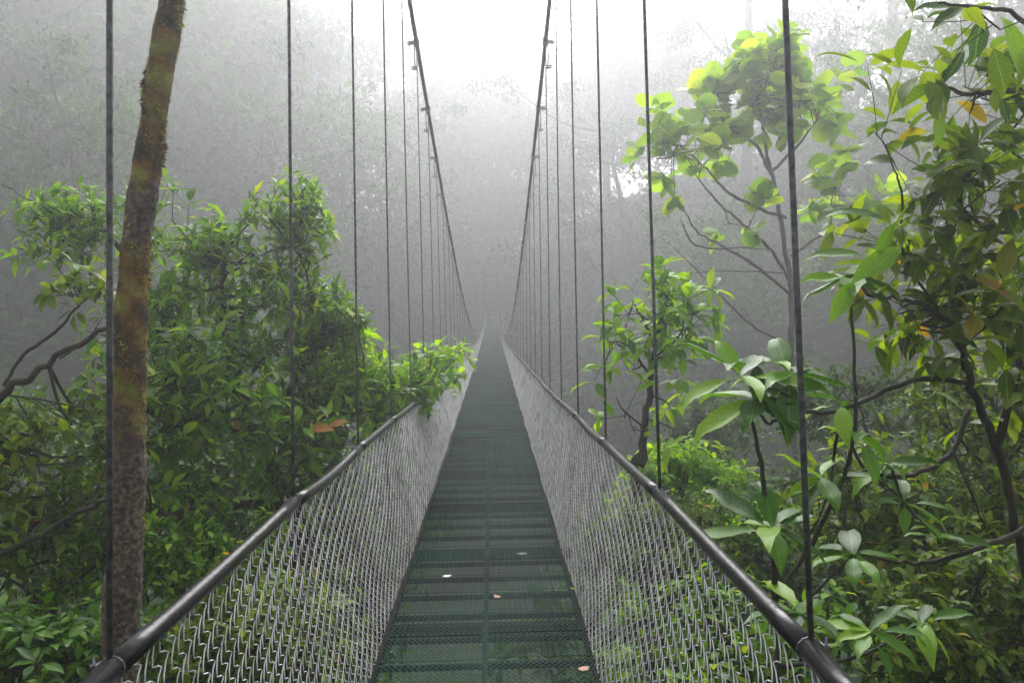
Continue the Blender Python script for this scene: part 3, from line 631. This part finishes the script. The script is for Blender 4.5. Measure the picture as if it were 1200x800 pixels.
# --- trees in the mist
def far_tree(H, CR, seed, n):
    g = np.random.default_rng(seed); root = link('rainforest_tree', None); mb = MB()
    tr = [np.array((0, 0, -1.)), np.array((g.normal(0, .2), g.normal(0, .2), H*.3)), np.array((g.normal(0, .4), g.normal(0, .4), H*.62)), np.array((g.normal(0, .5), g.normal(0, .5), H*.92))]
    sm = smoothline(tr, 6); mb.tube(sm, [H*.020, H*.014, H*.010, H*.004], 7, wob=.05); ends = []
    for k in range(9):
        i = g.integers(int(len(sm)*.45), len(sm)); a = g.uniform(0, 6.28); ln = CR*g.uniform(.5, 1.05)
        e = sm[i]+np.array((math.cos(a)*ln, math.sin(a)*ln, ln*g.uniform(.15, .8)))
        mb.tube(smoothline([sm[i], (sm[i]+e)/2+np.array((0, 0, -.12*ln)), e], 4), [H*.006, H*.002], 5); ends += [e, (sm[i]+e)/2]
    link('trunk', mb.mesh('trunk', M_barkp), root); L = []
    ends = ends+[sm[-1]]; per = n//(len(ends)*3)
    for e in ends:
        for q in range(3):
            c = e+g.normal(0, 1, 3)*np.array((.30, .30, .16))*CR; rr = CR*g.uniform(.14, .34)
            for k in range(per):
                u = g.normal(0, 1, 3); u /= np.linalg.norm(u); u *= g.uniform(.3, 1)
                L.append((c+u*rr*np.array((1, 1, .55)), g.normal(0, 1, 3)+np.array((0, 0, -.2)), np.array((0, 0, 1.))+g.normal(0, .5, 3), g.uniform(.16, .32)))
    link('crown', leaf_mass('crown', L, 'small', M_leafF), root, kind='stuff'); return root
protos = [far_tree(13, 3.6, 1, 5200), far_tree(17, 4.4, 2, 6200), far_tree(10, 3.0, 3, 4600), far_tree(20, 5.0, 4, 6800)]
FT = [ # x, y, proto, scale, turn, label
 (-9, 17, 2, .9, 1, 'misty tree left of the bridge whose pale crown shows behind the mossy trunk'),
 (-14.5, 21, 0, 1.1, 2, 'hazy tree at the left edge behind the bare forked limbs'),
 (-6.5, 24, 0, .95, 0, 'faint pale green tree between the second and third left hangers'),
 (-17, 30, 1, 1.05, 3, 'very faint tall tree high on the left hillside'),
 (-10, 33, 3, .85, 4, 'tall grey tree fading in the mist behind the left hangers'),
 (-4.6, 34, 2, 1.25, 5, 'slim misty tree just left of the vanishing left cable'),
 (-13, 44, 3, .95, 1, 'ghostly large tree behind the top left mist'),
 (-5.5, 50, 1, 1.0, 2, 'dim tree left of the far end of the bridge'),
 (6.2, 21, 2, .85, 3, 'faint thin tree between the right cable and the slim young tree'),
 (10, 19, 0, .8, 5, 'misty tree behind the round leaved tree'),
 (15, 23, 1, .85, 0, 'hazy tree behind the overhanging leaves at right'),
 (5.2, 32, 0, 1.1, 2, 'slim misty tree just right of the vanishing right cable'),
 (11, 33, 3, .95, 4, 'tall pale tree whose crown greys the sky at top right'),
 (19, 36, 3, 1.1, 1, 'large faint canopy tree at the top right edge'),
 (7, 46, 1, 1.05, 3, 'dim tree right of the far end of the bridge'),
 (-2.2, 48, 3, .8, 4, 'dark far tree left above where the deck vanishes'),
 (2.2, 47, 1, .8, 2, 'dark far tree right above where the deck vanishes'),
 (-24, 40, 3, 1.0, 2, 'barely visible tree far up the left slope'),
 (24, 30, 1, 1.0, 5, 'barely visible tree far up the right slope')]
used = set()
for x, y, k, s, a, lb in FT:
    o = protos[k] if k not in used else copy_tree(protos[k]); used.add(k)
    x, y, s = x*1.7, y*1.75, s*1.5
    o.location = (x, y, float(ground(x, y))); o.rotation_euler = (0, 0, a*1.05); o.scale = (s, s, s)
    o['label'] = lb; o['category'] = 'tree'; o['group'] = 'trees fading into the mist'

# --- understorey that covers the slopes
L = []
def cover(n, xr, yr, hmax, smin, smax):
    x = rng.uniform(*xr, n); y = rng.uniform(*yr, n)
    cl = .5+.5*np.sin(x*1.1+np.sin(y*.7)*2)*np.sin(y*.9+np.sin(x*.6)*2)
    z = ground(x, y)+rng.random(n)**1.0*hmax*(.15+cl)
    d = rng.normal(0, 1, (n, 3)); d[:, 2] = d[:, 2]*.4; nr = rng.normal(0, .4, (n, 3))+np.array((0, 0, 1.)); s = rng.uniform(smin, smax, n)
    for i in range(n): L.append(((x[i], y[i], z[i]), d[i], nr[i], s[i]))
cover(26000, (-9, 9), (2, 13), 1.4, .10, .20)
cover(42000, (-20, 20), (12, 34), 2.6, .18, .38)
cover(26000, (-34, 34), (32, 90), 3.5, .35, .7)
link('undergrowth', leaf_mass('undergrowth', L, 'small', M_leafF), kind='stuff')

# far forest that reads as one mass: crowns packed on the valley sides
L2 = []
def crowns(n, xr, yr, r0_, r1_, leaves, lift, keep):
    k = 0
    while k < n:
        x = rng.uniform(*xr); y = rng.uniform(*yr)
        if not keep(x, y): continue
        k += 1; r_ = rng.uniform(r0_, r1_); c = np.array((x, y, float(ground(x, y))+rng.uniform(*lift)))
        for q in range(7):
            cc = c+rng.normal(0, .42, 3)*r_*np.array((1, 1, .7)); u = rng.normal(0, 1, (int(leaves*1.5)//7, 3)); u /= np.linalg.norm(u, axis=1)[:, None]; u *= rng.uniform(.5, 1, (len(u), 1))
            P_ = cc+u*r_*np.array((.48, .48, .34)); d = rng.normal(0, 1, P_.shape); nr = rng.normal(0, .5, P_.shape)+np.array((0, 0, 1.))
            for a_, b_, c_ in zip(P_, d, nr): L2.append((a_, b_, c_, rng.uniform(.26, .44)*r_**.6))
crowns(150, (-38, 38), (30, 66), 2.0, 3.6, 190, (1, 9), lambda x, y: abs(x) > 6+.08*y)
crowns(120, (-52, 52), (42, 80), 3.5, 6, 230, (4, 17), lambda x, y: abs(x) > 15 and (x < 0 or rng.random() < .4))
crowns(70, (-34, -7), (48, 74), 3, 5, 260, (10, 23), lambda x, y: True)
crowns(90, (-12, 12), (44, 72), 1.8, 3.4, 230, (0, 7), lambda x, y: 3.2 < abs(x))
crowns(60, (-9, 9), (79, 100), 2.5, 4.5, 260, (0, 14), lambda x, y: True)
crowns(80, (-24, 24), (88, 125), 4, 7, 260, (8, 23), lambda x, y: True)
crowns(130, (-45, 45), (76, 115), 3.5, 6, 230, (1, 17), lambda x, y: abs(x) > 2.5 or y > 80)
crowns(60, (-60, 60), (30, 80), 2.5, 4.5, 190, (4, 13), lambda x, y: x < -30 or (x > 30 and rng.random() < .3))
link('distant_forest', leaf_mass('distant_forest', L2, 'small', M_leafF), kind='stuff')

# --- things lying on the deck and in the foliage
def fallen(px, py, s, m, lb, rz, curl):
    d = at(px, py, 1) - EYE; t = (0.006-EYE.z)/d.z; p = EYE+d*t
    v, f = leaf_template('broad'); v = v.copy(); v[:, 0] *= 1.5; v[:, 1] -= .5; v[:, 2] = curl*(v[:, 1]**2)*.9+.10*v[:, 0]**2*8*curl+.03
    o = link('fallen_leaf', fast_mesh('fallen_leaf', v, f, m), None, p, label=lb, category='leaf', group='fallen leaves on the deck'); o.rotation_euler = (0, 0, rz); o.scale = (s, s, s)
fallen(583, 700, .055, M_deadp, 'curled pinkish tan leaf lying at the centre of the deck', .6, .9)
fallen(684, 784, .06, M_deadp, 'pinkish leaf lying near the right edge of the deck', 2.2, .5)
fallen(612, 649, .07, M_pale, 'pale curved leaf sliver lying on the deck right of centre', 1.6, .4)
fallen(524, 675, .06, M_pale, 'thin whitish leaf sliver lying on the left half of the deck', 1.9, .3)
fallen(672, 690, .05, M_leafB, 'small green leaf caught at the right edge of the deck', 1.1, .6)
fallen(616, 574, .05, M_deadp, 'tiny tan leaf farthest along the deck', .3, .7)

# ------------------------------------------------------------------ mist
mb = MB(); mb.box((0, 0, 15.5), (302, 302, 31.5))
def fog(t, out):
    p = N(t, 'ShaderNodeVolumePrincipled', Density=FOG, Anisotropy=.66); p.inputs['Color'].default_value = (.58, .58, .605, 1)
    t.links.new(p.outputs[0], out.inputs['Volume'])
m = mat('mist', fog); link('haze', mb.mesh('haze', m, False), kind='stuff')
